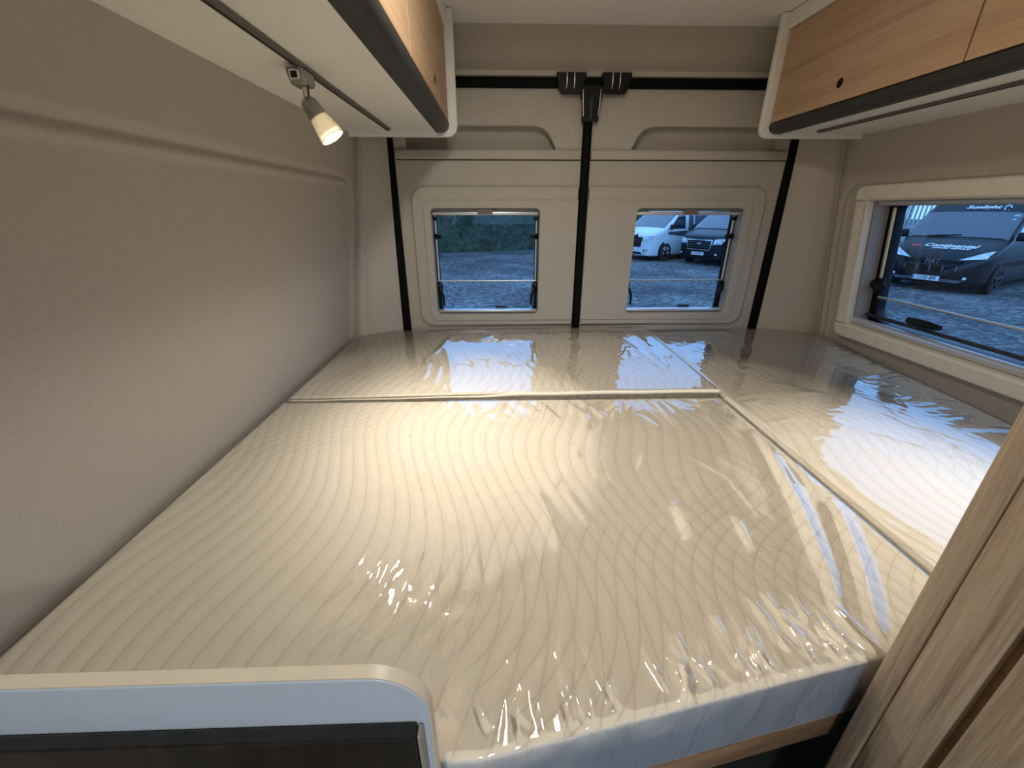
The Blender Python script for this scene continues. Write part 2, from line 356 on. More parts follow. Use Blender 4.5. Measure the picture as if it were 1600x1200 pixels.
# ------------------------------------------------------------------ rear doors with their windows
def rear_door(idx, sgn, xin, xout, wx0, wx1):
    "xin: edge at the middle seal, xout: edge at the pillar"
    x0, x1 = min(xin, xout), max(xin, xout)
    left = sgn < 0
    wz0, wz1 = .918, 1.305
    win = rr(wx0, wx1, wz0, wz1, .018)
    if left: pk = [(-.315, 1.490), (.197, 1.490), (.186, 1.512), (.172, 1.535), (.155, 1.550), (.132, 1.557), (.10, 1.559), (-.315, 1.559)]
    else: pk = [(.458, 1.490), (.966, 1.490), (.966, 1.559), (.55, 1.559), (.520, 1.557), (.497, 1.549), (.480, 1.532), (.468, 1.510)]
    o = tag(link('door_%d' % idx, plate([rr(x0, x1, .58, 1.672, .004), win, pk], -1.648, -1.600, .003), 'door_plastic', smooth=40), kind='structure')
    R = o
    link('pocket_back', box(min(p[0] for p in pk) - .01, max(p[0] for p in pk) + .01, 1.648, 1.656, 1.47, 1.575), 'door_plastic', R)
    ro, ri = (.05, .001, .001, .05), (.03, .001, .001, .03)
    if not left: ro, ri = (.001, .05, .05, .001), (.001, .03, .03, .001)
    fx0, fx1 = (-.312, x1 - .002) if left else (x0 + .002, .968)
    link('window_surround', plate([rr(fx0, fx1, .874, 1.374, ro), rr(wx0 - .001, wx1 + .001, wz0 - .001, wz1 + .001, .018)], -1.600, -1.590, .004), 'door_plastic', R, smooth=40)
    gx0, gx1 = (-.272, x1 - .003) if left else (x0 + .003, .925)
    link('window_lip', plate([rr(gx0, gx1, .895, 1.331, ri), rr(wx0 + .001, wx1 - .001, wz0 + .001, wz1 - .001, .017)], -1.590, -1.5865, .0015), 'door_plastic', R, smooth=40)
    sx0, sx1 = (-.353, x1 - .003) if left else (x0 + .003, 1.008)
    link('cover_strip', box(sx0, sx1, 1.589, 1.5995, 1.4585, 1.4865, .003), 'door_plastic', R, smooth=40)
    link('strip_gap', box(sx0, sx1, 1.5975, 1.6005, 1.4555, 1.4585), 'dark_trim', R)
    # window
    W = thing('window_%d' % idx, ((wx0 + wx1) / 2, 1.655, wz0), kind='structure')
    link('pane', plate([rr(wx0 - .02, wx1 + .02, wz0 - .02, wz1 + .02, .04)], -1.673, -1.669), 'window_pane', W)
    link('pane_border', plate([rr(wx0 - .03, wx1 + .03, wz0 - .03, wz1 + .03, .04), rr(wx0 + .013, wx1 - .013, wz0 - .002, wz1 - .004, .03)], -1.668, -1.655, .002), 'black_plastic', W)
    link('reveal', plate([rr(wx0 - .006, wx1 + .006, wz0 - .006, wz1 + .006, .02), rr(wx0 + .0015, wx1 - .0015, wz0 + .002, wz1 - .002, .016)], -1.640, -1.602, .001), 'grey_plastic', W, smooth=40)
    link('blind_cassette', box(wx0 + .003, wx1 - .003, 1.612, 1.636, 1.294, 1.303, .002), 'grey_plastic', W)
    link('blind_bar', box(wx0 + .003, wx1 - .003, 1.604, 1.622, 1.281, 1.2925, .003), 'silver_bar', W, smooth=40)
    tx = -.051 if left else .702
    link('blind_tab', box(tx - .027, tx + .027, 1.596, 1.606, 1.283, 1.310, .002), 'tab_brown', W)
    link('sill_bar', box(wx0 + .003, wx1 - .003, 1.606, 1.634, .9225, .9335, .004), 'silver_bar', W, smooth=40)
    link('hinge_rod', tube([(wx0 + .004, 1.646, 1.040), (wx1 - .004, 1.646, 1.040)], .0032, 8), 'silver_bar', W, smooth=60)
    link('sill_latch', box((wx0 + wx1) / 2 + .03, (wx0 + wx1) / 2 + .075, 1.64, 1.652, .934, .942, .002), 'black_plastic', W)
    for s in (-1, 1):
        ex = (wx0 + .008) if s < 0 else (wx1 - .008)
        ry = 1.645
        st = link('stay', tube([(ex, ry, 1.283), (ex - s * .0, ry, 1.045)], .0042, 8), 'silver_bar', W, smooth=60)
        k = lathe([(-.006, .0), (-.006, .010), (.008, .010), (.010, .005), (.016, .005), (.017, .009), (.022, .009), (.023, 0)], (ex, ry - .006, 1.206), (-s, -.25, 0), 14)
        sub('knob', k, 'black_plastic', st, W, 40)
        sub('stay_end', box(ex - .009, ex + .009, ry - .008, ry + .008, 1.262, 1.275, .003), 'black_plastic', st, W)
        h = link('latch', box(ex - .013, ex + .013, ry - .012, ry + .010, 1.000, 1.034, .005), 'black_plastic', W, smooth=40)
        lv = tube([(ex, ry - .012, 1.016), (ex - s * .010, ry - .020, 1.006), (ex - s * .016, ry - .024, .985), (ex - s * .017, ry - .024, .948)], [.006, .0055, .005, .004], 8)
        sub('lever', lv, 'black_plastic', h, W, 60)
    return o
rear_door(1, -1, .287, -.358, -.248, .148)
rear_door(2, 1, .315, 1.014, .498, .899)

# black latch cover where the two doors meet
L = thing('door_latch', (.30, 1.58, 1.565), 'black plastic latch cover with two clips atop the middle door seal', 'latch')
link('post_cover', box(.276, .330, 1.566, 1.590, 1.566, 1.668, .003), 'black_plastic', L)
link('post_ridge', box(.298, .308, 1.560, 1.568, 1.572, 1.630, .002), 'dark_trim', L)
for sx in (-1, 1):
    cx = .301 + sx * (.080 if sx > 0 else .066)
    clip = link('clip', plate([[(cx - .047, 1.700), (cx + .047, 1.700), (cx + .047, 1.686), (cx + .040, 1.658), (cx + .030, 1.643), (cx - .030, 1.643), (cx - .040, 1.658), (cx - .047, 1.686)]], -1.586, -1.566, .003), 'black_plastic', L, smooth=40)
    for d in (-.014, .010): sub('spring_wire', tube([(cx + d - .001, 1.563, 1.698), (cx + d, 1.562, 1.672), (cx + d - .002, 1.565, 1.656)], .0016, 6), 'chrome', clip, L, 60)
    q = .276 if sx < 0 else .330
    arm = [(q, 1.664), (q + sx * .024, 1.664), (q + sx * .024, 1.652), (q + sx * .010, 1.642), (q + sx * .003, 1.622), (q, 1.59)]
    link('arm', plate([arm], -1.584, -1.569, .001), 'black_plastic', L)
    link('edge_wire', tube([(q + sx * .002, 1.566, 1.655), (q, 1.564, 1.61), (q - sx * .003, 1.565, 1.58)], .0013, 6), 'chrome', L, smooth=60)

# ------------------------------------------------------------------ side window
TW = Vector((-LEAN, 0, 1)).normalized(); NW = Vector((-1, 0, -LEAN)).normalized()
def on_wall(c=0):
    "local (a = -y, b = height along the lining from z=.86, c toward the room) -> world"
    m = Matrix.Identity(4); m.col[0].xyz = (0, -1, 0); m.col[1].xyz = TW; m.col[2].xyz = NW
    m.translation = Vector((CX + .905, 0, .86)); return m
MW = on_wall(); bz = lambda z: (z - .86) * math.sqrt(1 + LEAN ** 2)
W = thing('window_3', (CX + .905, .90, .884), kind='structure')
oz0, oz1, iz0, iz1 = bz(.884), bz(1.372), bz(.930), bz(1.327); oy0, oy1, iy0, iy1 = .40, 1.420, .446, 1.372
# inner frame: four profile bars and moulded corner pieces
def wplate(loops, c0, c1, bev=0): return plate(loops, c0, c1, bev, MW)
for nm, lp in (('frame_bar', rr(-oy1 + .045, -oy0 - .045, iz1, oz1, .003)), ('frame_bar', rr(-oy1 + .045, -oy0 - .045, oz0, iz0, .003)),
               ('frame_bar', rr(-oy1, -iy1, oz0 + .045, oz1 - .045, .003)), ('frame_bar', rr(-iy0, -oy0, oz0 + .045, oz1 - .045, .003))):
    link(nm, wplate([lp], -.030, .022, .006), 'frame_plastic', W, smooth=40)
g = .0005
for (ya, yb, za, zb_, r) in ((-oy1, -oy1 + .045 - g, oz1 - .045 + g, oz1, (.002, .002, .002, .024)), (-oy1, -oy1 + .045 - g, oz0, oz0 + .045 - g, (.024, .002, .002, .002)),
                             (-oy0 - .045 + g, -oy0, oz1 - .045 + g, oz1, (.002, .002, .024, .002)), (-oy0 - .045 + g, -oy0, oz0, oz0 + .045 - g, (.002, .024, .002, .002))):
    link('frame_corner', wplate([rr(ya, yb, za, zb_, r)], -.029, .0235, .006), 'frame_plastic', W, smooth=40)
link('reveal', wplate([rr(-oy1 + .04, -oy0 - .04, oz0 + .04, oz1 - .04, .006), rr(-iy1 + .006, -iy0 - .006, iz0 + .002, iz1 - .002, .008)], -.050, -.002, .001), 'grey_plastic', W)
link('pane', wplate([rr(-iy1 - .02, -iy0 + .02, iz0 - .02, iz1 + .02, .06)], -.088, -.084), 'window_pane', W)
link('pane_border', wplate([rr(-iy1 - .04, -iy0 + .04, iz0 - .04, iz1 + .04, .05), rr(-iy1 + .030, -iy0 - .03, iz0 + .004, iz1 - .004, .045)], -.083, -.052, .002), 'black_plastic', W, smooth=40)
def wp(y, z, c): return MW @ Vector((-y, bz(z), c))
link('blind_bar', tube([wp(iy1 - .006, 1.317, -.02), wp(iy0, 1.317, -.02)], .0095, 10), 'silver_bar', W, smooth=60)
link('blind_tube', tube([wp(iy1 - .004, .943, -.006), wp(iy0, .943, -.006)], .0125, 12), 'silver_bar', W, smooth=60)
link('blind_lip', tube([wp(iy1 - .01, .960, -.040), wp(iy0, .960, -.040)], .006, 8), 'dark_trim', W, smooth=60)
link('hinge_rod', tube([wp(iy1 - .03, 1.022, -.050), wp(iy0, 1.022, -.050)], .004, 8), 'silver_bar', W, smooth=60)
for ye in (iy1 - .022, iy0 + .06):
    st = link('stay', tube([wp(ye, 1.298, -.055), wp(ye, 1.075, -.055)], .0075, 8), 'silver_bar', W, smooth=60)
    la = link('latch', tube([wp(ye + .02, 1.062, -.05), wp(ye - .012, 1.058, -.042), wp(ye - .030, 1.060, -.035)], [.016, .017, .010], 10), 'black_plastic', W, smooth=60)
    sub('stay_end', tube([wp(ye, 1.083, -.055), wp(ye, 1.035, -.055)], .013, 10), 'black_plastic', st, W, 60)
hd = link('handle', tube([wp(1.205, .978, -.04), wp(1.17, .980, -.028), wp(1.125, .984, -.022), wp(1.095, .985, -.022)], [.012, .016, .013, .008], 10), 'black_plastic', W, smooth=60)

# ------------------------------------------------------------------ overhead cabinets
ZB = 1.516
def cabinet(sgn, label):
    # local half profile measured from the middle of the van: door face at .496, wall at about .80
    X = lambda d: CX + sgn * d
    def bx(d0, d1, y0, y1, z0, z1, bev=0): return box(min(X(d0), X(d1)), max(X(d0), X(d1)), y0, y1, z0, z1, bev)
    R = thing('overhead_cabinet', (X(.65), .4, ZB), label, 'cabinet', 'overhead cabinets')
    yn, yf = (-.55 if sgn < 0 else .272), 1.452
    link('underside', bx(.53, wall_off(ZB) + .0, yn, yf, ZB, ZB + .016), 'laminate_white', R)
    link('back_body', bx(.515, .80, yn, yf, ZB + .017, 1.816), 'laminate_white', R)
    # white end panel with rounded lower corner
    loop = rr(.470, .815, 1.505, 1.816, (.030, .003, .003, .006))
    loop = [(X(a), b) for a, b in loop]
    link('end_panel', plate([loop], -1.470, -1.4525, .003), 'laminate_white', R, smooth=40)
    link('cornice', bx(.487, .5145, yn, yf, 1.776, 1.816, .004), 'ceiling_white', R)
    # dark nose profile along the lower front edge
    pr = [(.535, 1.5155), (.518, 1.5155), (.506, 1.518), (.498, 1.524), (.494, 1.533), (.4945, 1.5415), (.512, 1.5425), (.535, 1.5425)]
    bm = bmesh.new(); A = [bm.verts.new((X(a), yn, b)) for a, b in pr]; B = [bm.verts.new((X(a), yf - .001, b)) for a, b in pr]
    for k in range(len(pr)): bm.faces.new((A[k], A[(k + 1) % len(pr)], B[(k + 1) % len(pr)], B[k]))
    bm.faces.new(A); bm.faces.new(B)
    link('nose_trim', bm_mesh(bm), 'dark_trim', R, smooth=50)
    ys = [(.884, 1.450), (.312, .880)] + ([(-.26, .308)] if sgn < 0 else [])
    for (y0, y1) in ys:
        d = link('door', bx(.4955, .5135, y0, y1, 1.545, 1.774, .0015), 'oak_door', R)
        lathe_ax = (-sgn * 1, 0, 0)
        b = lathe([(-.004, .0), (-.004, .0105), (.0, .0105), (.001, .0085), (.0004, 0)], (X(.4955), y1 - .262, 1.586), (-sgn, 0, 0), 20)
        sub('push_button', b, 'black_plastic', d, R, 40)
    xr = .663 if sgn < 0 else .609
    rl = link('light_rail', bx(xr - .007, xr + .007, yn, 1.384, ZB - .006, ZB - .0002, .0015), 'rail_grey', R)
    sub('rail_slot', bx(xr + .001, xr + .0045, yn, 1.382, ZB - .0068, ZB - .0058), 'black_plastic', rl, R)
    caps = [(.782, .744), (.744, .81), (.777, .926), (.567, .818)] if sgn < 0 else [(.770, 1.29), (.776, 1.02)]
    for d, y in caps: link('screw_cap', lathe([(-.002, .0), (-.002, .0045), (0, .004), (.0008, 0)], (X(d), y, ZB), (0, 0, -1), 12), 'text_white', R, smooth=60)
    return R
cabinet(-1, 'overhead oak-fronted cabinet on the left wall, the spot lamp hangs beneath it')
cabinet(1, 'overhead oak-fronted cabinet on the right wall, above the side window')

# ------------------------------------------------------------------ spot lamps
def spot_lamp(mount, axis, label, power, size):
    R = thing('spot_lamp', mount, label, 'lamp', 'rail spot lamps')
    m = Vector(mount); ax = Vector(axis).normalized()
    body = [(-.021, .0), (.018, .0), (.022, -.014), (.014, -.021), (-.010, -.021), (-.019, -.010)]
    # rail adapter: chunky wedge
    bmx = Matrix.Translation(m) @ Matrix(((0, 0, 1, 0), (1, 0, 0, 0), (0, 1, 0, 0), (0, 0, 0, 1)))
    ad = link('rail_adapter', plate([[(a * 1.15, b) for a, b in body]], -.014, .014, .003, bmx), 'lamp_socket', R, smooth=40)
    sw = link('switch_frame', box(m.x - .008, m.x + .008, m.y - .0265, m.y - .0215, m.z - .018, m.z - .003, .0015, mat=None), 'chrome', R)
    sub('switch', box(m.x - .005, m.x + .005, m.y - .0280, m.y - .0262, m.z - .015, m.z - .006, .001), 'black_plastic', sw, R)
    s0 = m + Vector((.004, 0, -.020)); s1 = m + Vector((.005, .0, -.046))
    link('stem', tube([s0, s1], .0052, 12), 'chrome', R, smooth=60)
    link('stem_wire', tube([s0 + Vector((.006, -.003, 0)), s1 + Vector((.005, -.003, 0))], .0012, 6), 'dark_trim', R)
    h0 = s1 + Vector((.001, 0, .002))
    link('socket', lathe([(-.006, 0), (-.006, .009), (-.001, .0125), (.006, .0145), (.020, .0155), (.024, .0155)], h0, ax, 24), 'lamp_socket', R, smooth=40)
    sh = link('shade', lathe([(.0235, .0150), (.030, .0165), (.042, .0190), (.0595, .0215), (.0600, .0200), (.042, .0176), (.026, .0140), (.0245, .0)], h0, ax, 28), 'shade_glass', R, smooth=50)
    link('lens', lathe([(.053, 0), (.053, .0186), (.0555, .0186), (.0565, 0)], h0, ax, 28), 'lens_glow', R, smooth=50)
    for a in (-1.0, 1.0, 2.9):
        u = ax.cross(Vector((0, 1, 0))).normalized(); vv = ax.cross(u)
        c = h0 + ax * .0565 + (u * math.cos(a) + vv * math.sin(a)) * .0155
        link('lens_clip', lathe([(0, .0), (0, .0018), (.002, .0018), (.002, 0)], c, ax, 8), 'grey_plastic', R)
    ld = bpy.data.lights.new('spot_light', 'SPOT'); ld.energy = power; ld.color = (1, .93, .78); ld.spot_size = math.radians(size); ld.spot_blend = 1.0; ld.shadow_soft_size = .016
    lo = bpy.data.objects.new('spot_light', ld); COL.objects.link(lo); lo.parent = R
    lo.location = h0 + ax * .066 - m; lo.rotation_euler = ax.to_track_quat('-Z', 'Y').to_euler()
    return R
spot_lamp((-.326, .83, 1.5095), (.53, .0, -.85), 'small lit spot lamp with frosted shade hanging from the left cabinet rail', 9.5, 112)
spot_lamp((.954, .50, 1.5095), (-.45, .05, -.88), 'lit spot lamp on the right cabinet rail, beside the camera', 9.5, 95)
# added fill lamps, out of view: above the bed and behind the camera
def fill_lamp(x, y, label, e):
    R = thing('fill_lamp', (x, y, 1.817), label, 'lamp', 'added fill lamps on the ceiling')
    link('rim', lathe([(0, .0), (0, .075), (.008, .073), (.012, .066), (.010, .064)], (x, y, 1.817), (0, 0, -1), 32), 'laminate_white', R, smooth=50)
    link('diffuser', lathe([(.006, .065), (.011, .06), (.013, .03), (.0135, 0)], (x, y, 1.817), (0, 0, -1), 32), 'lens_glow', R, smooth=60)
    ld = bpy.data.lights.new('fill_light', 'AREA'); ld.shape = 'DISK'; ld.size = .12; ld.energy = e; ld.color = (1, .95, .85)
    lo = bpy.data.objects.new('fill_light', ld); COL.objects.link(lo); lo.parent = R; lo.location = (0, 0, -.016)
fill_lamp(.08, .66, 'added round fill lamp on the ceiling above the bed, out of view', 3.2)
fill_lamp(.10, -.80, 'added round fill lamp on the ceiling behind the camera, out of view', 9)

# ------------------------------------------------------------------ bed
def lerp(a, b, t): return a + (b - a) * t
def cushion_shape(x0, x1, yn, yf, zt, zb, r, nx, ny, off=0.0, wr=None, sag=None):
    """rounded slab: grid over the top that rolls down the four sides.
    x0, x1 functions of y; yn, yf functions of x; returns a mesh"""
    # parameter lists: outside the 0..1 range the sheet runs down the side
    side = [(-1.0), (-.75), (-.5), (-.28), (-.1)]
    def prm(n):
        core = [k / n for k in range(n + 1)]
        return [(-1, s) for s in (1, .8, .6, .4, .25)] + [(-1, -a) for a in (1.4, 1.05, .7, .35)] + [(0, c) for c in core] + [(1, -a) for a in (.35, .7, 1.05, 1.4)] + [(1, s) for s in (.25, .4, .6, .8, 1)]
    U = prm(nx); V = prm(ny); R = r + off
    def edge(p, L):
        "-> (fraction across, outward distance, drop)"
        k, s = p
        if k == 0: return s, 0, 0
        f = 0 if k < 0 else 1
        if s < 0: a = -s; return f, k * R * math.sin(a), R * (1 - math.cos(a))
        return f, k * R, R + (zt - zb - r) * (s if True else 0)
    vs = []
    for q in V:
        fv, dv, zv = edge(q, 1)
        for p in U:
            fu, du, zu = edge(p, 1)
            xg = lerp(x0(.8), x1(.8), fu)
            yy = lerp(yn(xg) + r, yf(xg) - r, fv)
            xx = lerp(x0(yy) + r, x1(yy) - r, fu)
            yy = lerp(yn(xx) + r, yf(xx) - r, fv)
            drop = max(zu, zv)
            if zu > 0 and zv > 0:   # corner: keep it round in plan
                m = math.hypot(du, dv)
                if m > R: du, dv = du * R / m, dv * R / m
            z = zt + off - drop
            if sag: z += sag(xx, yy)
            if wr and drop < R * .9:
                z += wr(xx + du, yy + dv) * (1 - .6 * min(1, drop / R))
            x, y = xx + du, yy + dv
            if wr and drop >= R * .9:
                n = (abs(noise.noise(Vector((x * 16 + z * 14, y * 16, z * 22)))) * .006 + .0015) / .003 * (1 if y < .34 else .1) * (dv if abs(dv) > abs(du) else du) / R
                if abs(dv) > abs(du): y += n * .003
                else: x += n * .003
            vs.append((x, y, max(z, zb)))
    nu, nv = len(U), len(V)
    fs = [(j * nu + i, j * nu + i + 1, (j + 1) * nu + i + 1, (j + 1) * nu + i) for j in range(nv - 1) for i in range(nu - 1)]
    me = bpy.data.meshes.new('cushion'); me.from_pydata(vs, [], fs); me.update(); return me

def crease_field(segs):
    S2 = []
    for (ax, ay, bx_, by, h, wd) in segs:
        a = Vector((ax, ay)); b = Vector((bx_, by)); S2.append((a, b - a, (b - a).length, h, wd, min(ax, bx_) - 3 * wd, max(ax, bx_) + 3 * wd, min(ay, by) - 3 * wd, max(ay, by) + 3 * wd))
    cells = {}
    for g in S2:
        for cx in range(int(math.floor(g[5] / .05)), int(math.floor(g[6] / .05)) + 1):
            for cy in range(int(math.floor(g[7] / .05)), int(math.floor(g[8] / .05)) + 1): cells.setdefault((cx, cy), []).append(g)
    def f(x, y):
        s = 0
        for a, d, L, h, wd, xa, xb, ya, yb in cells.get((int(math.floor(x / .05)), int(math.floor(y / .05))), ()):
            if x < xa or x > xb or y < ya or y > yb: continue
            t = ((x - a.x) * d.x + (y - a.y) * d.y) / (L * L)
            if t < 0 or t > 1: continue
            bow = .12 * L * math.sin(PI * t) * (1 if h > .0012 else -.5) * .25
            px = a.x + d.x * t - d.y / L * bow; py = a.y + d.y * t + d.x / L * bow
            q = math.hypot(x - px, y - py) / wd
            if q < 3: s += h * math.exp(-q * q) * math.sin(PI * min(1, t * 1.0)) ** .5
        return s
    return f
def ridged(x, y, ax, sc, st, seed):
    c, s = math.cos(ax), math.sin(ax); u = (x * c + y * s) * sc; v = (-x * s + y * c) * sc * st
    n = noise.noise(Vector((u, v, seed))); return (1 - abs(n) * 2.2) ** 3 if abs(n) < .45 else 0
rnd = random.Random(3)
# main mattress
def creases_main():
    segs = [(.550, .760, .372, .285, .0085, .017), (.545, .530, .400, .280, .0080, .015), (.555, .66, .535, .56, .0040, .012),
            (.052, .58, .080, .43, .0038, .009), (.280, .530, .265, .445, .0042, .010), (.36, .50, .345, .42, .0030, .008), (.197, .318, .168, .225, .0030, .005),
            (.185, .300, .178, .215, .0022, .004), (.33, .335, .375, .270, .0045, .006), (.350, .330, .388, .275, .0035, .005), (.395, .33, .402, .272, .0035, .005), (.30, .36, .31, .29, .0022, .005)]
    for k in range(95):   # short puckers along the near edge
        x = rnd.uniform(-.02, .42); y0 = .197 + .181 * x + rnd.uniform(.0, .03); L = rnd.uniform(.02, .085)
        segs.append((x, y0, x + rnd.uniform(-.025, .012), y0 + L, rnd.uniform(.0006, .0024), rnd.uniform(.0026, .0045)))
    for k in range(44):   # pucker fan where the lamp glints
        x = rnd.uniform(-.26, -.02); y0 = rnd.uniform(.30, .42); L = rnd.uniform(.03, .10)
        segs.append((x, y0, x - .25 * (x + .12) + rnd.uniform(-.004, .01), y0 + L, rnd.uniform(.0004, .0011), rnd.uniform(.0025, .006)))
    for k in range(34):   # fan below the joint
        x = rnd.uniform(-.20, .56); L = rnd.uniform(.05, .17)
        segs.append((x, .925, x + rnd.uniform(-.05, .06), .925 - L, rnd.uniform(.0006, .0018), rnd.uniform(.004, .010)))
    for k in range(50):
        x = rnd.uniform(-.5, .52); y = rnd.uniform(.25, .88); a = rnd.uniform(1.0, 2.1); L = rnd.uniform(.03, .12)
        segs.append((x, y, x + L * math.cos(a), y + L * math.sin(a), rnd.uniform(.0003, .0010), rnd.uniform(.004, .009)))
    return crease_field(segs)
def creases_back():
    segs = [(-.185, 1.49, -.235, 1.22, .0040, .012), (-.235, 1.24, -.222, 1.00, .0036, .010), (-.202, 1.36, -.137, 1.00, .0036, .011), (-.19, 1.18, -.185, 1.0, .0022, .008), (-.02, 1.565, -.05, 1.42, .004, .018), (-.16, 1.56, -.02, 1.53, .006, .02),
            (.50, 1.56, .47, 1.05, .0022, .014), (.42, 1.45, .47, 1.02, .0016, .010)]
    for k in range(60):
        x = rnd.uniform(-.30, .56); y = rnd.uniform(.96, 1.5); a = rnd.uniform(1.1, 2.0); L = rnd.uniform(.04, .15)
        segs.append((x, y, x + L * math.cos(a), y + L * math.sin(a), rnd.uniform(.0004, .0013), rnd.uniform(.004, .010)))
    return crease_field(segs)
def creases_right():
    segs = [(.60, .95, 1.08, .44, .0010, .006)]
    for k in range(44):   # puckers along the wall side
        y = rnd.uniform(.45, 1.45); x1 = 1.156 + .13 * (y - .787) - rnd.uniform(.01, .05); L = rnd.uniform(.05, .16)
        segs.append((x1, y, x1 - L, y + rnd.uniform(-.05, .03), rnd.uniform(.0005, .0016), rnd.uniform(.005, .010)))
    for k in range(46):
        x = rnd.uniform(.58, .80); y = rnd.uniform(.70, 1.5); a = rnd.uniform(-.5, .5); L = rnd.uniform(.04, .13)
        segs.append((x, y, x + L * math.cos(a), y + L * math.sin(a), rnd.uniform(.0003, .0010), rnd.uniform(.004, .009)))
    return crease_field(segs)
def wrinkle(cf, seed, amp=1.0):
    def f(x, y):
        lo = noise.noise(Vector((x * 9, y * 7, seed))) * .0013 + noise.noise(Vector((x * 26, y * 14, seed + 4))) * .0004
        fine = ridged(x, y, .3, 34, .30, seed + 9) * .0002
        q = ((x + .13) / .15) ** 2 + ((y - .37) / .075) ** 2
        glint = math.exp(-q) * (.0009 * math.sin(y * 62 + 6 * noise.noise(Vector((x * 16, y * 9, 2)))) + .0009 * noise.noise(Vector((x * 60, y * 16, 8)))) if seed < 1.5 else 0
        return amp * (lo + fine) + cf(x, y) + .0022 + glint
    return f
ynear = lambda x: max(.192, .197 + .181 * (x - .006))
c1 = lambda v: (lambda _: v)
def rear_edge(x): return 1.578 - .085 * (1 - sstep(-.57, -.40, x)) - .075 * sstep(1.03, 1.24, x)
xr = lambda y: 1.144 + .13 * (y - .787)
mats = [
    ('main', c1(-.550), c1(.566), ynear, c1(.9380), .860, 'large plastic-wrapped quilted mattress section nearest the camera', creases_main, 430, 300, 1.0,
        lambda x, y: 0),
    ('rear', c1(-.546), c1(.570), c1(.9475), rear_edge, .868, 'plastic-wrapped mattress section across the rear doors, behind the large one', creases_back, 300, 180, 2.0,
        lambda x, y: .003 * sstep(-.1, .4, x) - .006 * (1 - sstep(-.5, .0, x))),
    ('right', c1(.577), xr, c1(.275), rear_edge, .860, 'long narrow plastic-wrapped mattress section below the side window', creases_right, 190, 320, 3.0,
        lambda x, y: 0)]
for key, x0, x1, yn, yf, zt, lab, cf, nx, ny, sd, sag in mats:
    R = thing('mattress', ((x0(.8) + x1(.8)) / 2, (yn(.2) + yf(.2)) / 2, .762), lab, 'mattress', 'wrapped mattress sections on the bed')
    qc = link('quilted_cover', cushion_shape(x0, x1, yn, yf, zt - .004, .764, .010, 60, 60, 0, None, sag), 'quilt', R, smooth=180)
    qc.data.materials.append(M('mattress_side'))
    for pg in qc.data.polygons:
        if abs(pg.normal.z) < .6 and pg.center.y + R.location.y < .34: pg.material_index = 1
    link('plastic_wrap', cushion_shape(x0, x1, yn, yf, zt - .004, .766, .010, nx, ny, .0012, wrinkle(cf(), sd), sag), 'plastic_film', R, smooth=180)
    if key == 'rear':   # welted edge standing proud over the joint
        link('piping', tube([(x, .9430 + .001 * math.sin(x * 30), zt - .002 + sag(x, .95) - .004 * (1 - sstep(-.06, .06, x))) for x in [-.53 + 1.09 * k / 60 for k in range(61)]], [.0022 + .0030 * sstep(-.20, .15, -.53 + 1.09 * k / 60) for k in range(61)], 8), 'piping_cream', R, smooth=60)
B = thing('bed_base', (.33, .85, 0), 'wooden bed platform under the mattresses with an oak front rail', 'bed base')
def slab(pts, z0, z1, bev=.002):
    return plate([pts], z0, z1, bev, Matrix.Identity(4))
link('platform', slab([(-.545, .235), (.03, .235), (.55, .335), (1.10, .335), (1.19, 1.50), (-.545, 1.50)], .742, .760), 'oak_rail', B)
link('front_rail', slab([(-.545, .205), (.00, .205), (.40, .277), (.40, .297), (.00, .225), (-.545, .225)], .715, .760), 'oak_rail', B)
link('front_panel', slab([(-.545, .30), (.55, .335), (.55, .345), (-.545, .31)], 0, .741), 'dark_trim', B)

# ------------------------------------------------------------------ near furniture
P = thing('partition_panel', (-.30, .15, 0), 'white panel with rounded corner and dark gloss front at the bed foot', 'partition')
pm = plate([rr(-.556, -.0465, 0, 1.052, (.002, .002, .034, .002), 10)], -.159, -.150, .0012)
link('board', pm, 'board_sky_tint', P, smooth=40)
link('edge_band', plate([rr(-.556, -.0455, 0, 1.053, (.002, .002, .035, .002), 10), rr(-.553, -.0475, .004, 1.051, (.002, .002, .033, .002), 10)], -.1584, -.1506, .0), 'edge_band', P, smooth=40)
link('dark_front', box(-.556, -.0535, .1400, .1495, .0, 1.012, .0015), 'dark_gloss', P)
link('front_edge', box(-.0530, -.0500, .1420, .1495, .0, 1.010, .0008), 'grey_plastic', P)

Q = thing('wardrobe', (.60, .05, 0), 'light oak wardrobe side standing at the right front of the bed', 'wardrobe')
link('side_post', box(.385, .50, .1970, .2375, 0, 1.816, .0012, 2), 'oak_post', Q, smooth=40)
link('post_nose', box(.385, .50, .2378, .2605, 0, 1.816, .0035, 3), 'oak_post', Q, smooth=40)
link('post_groove', box(.394, .50, .1885, .1968, 0, 1.816), 'oak_rail', Q)
link('side_board', box(.385, .50, -.45, .1883, 0, 1.816, .0015), 'oak_post', Q)
link('back_board', box(.501, 1.10, .10, .255, 0, 1.816, .002), 'oak_post', Q)

# ------------------------------------------------------------------ outside: ground, hedge, fence, vans
G = -.65
me = grid_mesh(lambda i, j: (-90 + 180 * i / 40, -60 + 160 * j / 40, G), 41, 41)
tag(link('ground', me, 'gravel'), kind='structure')

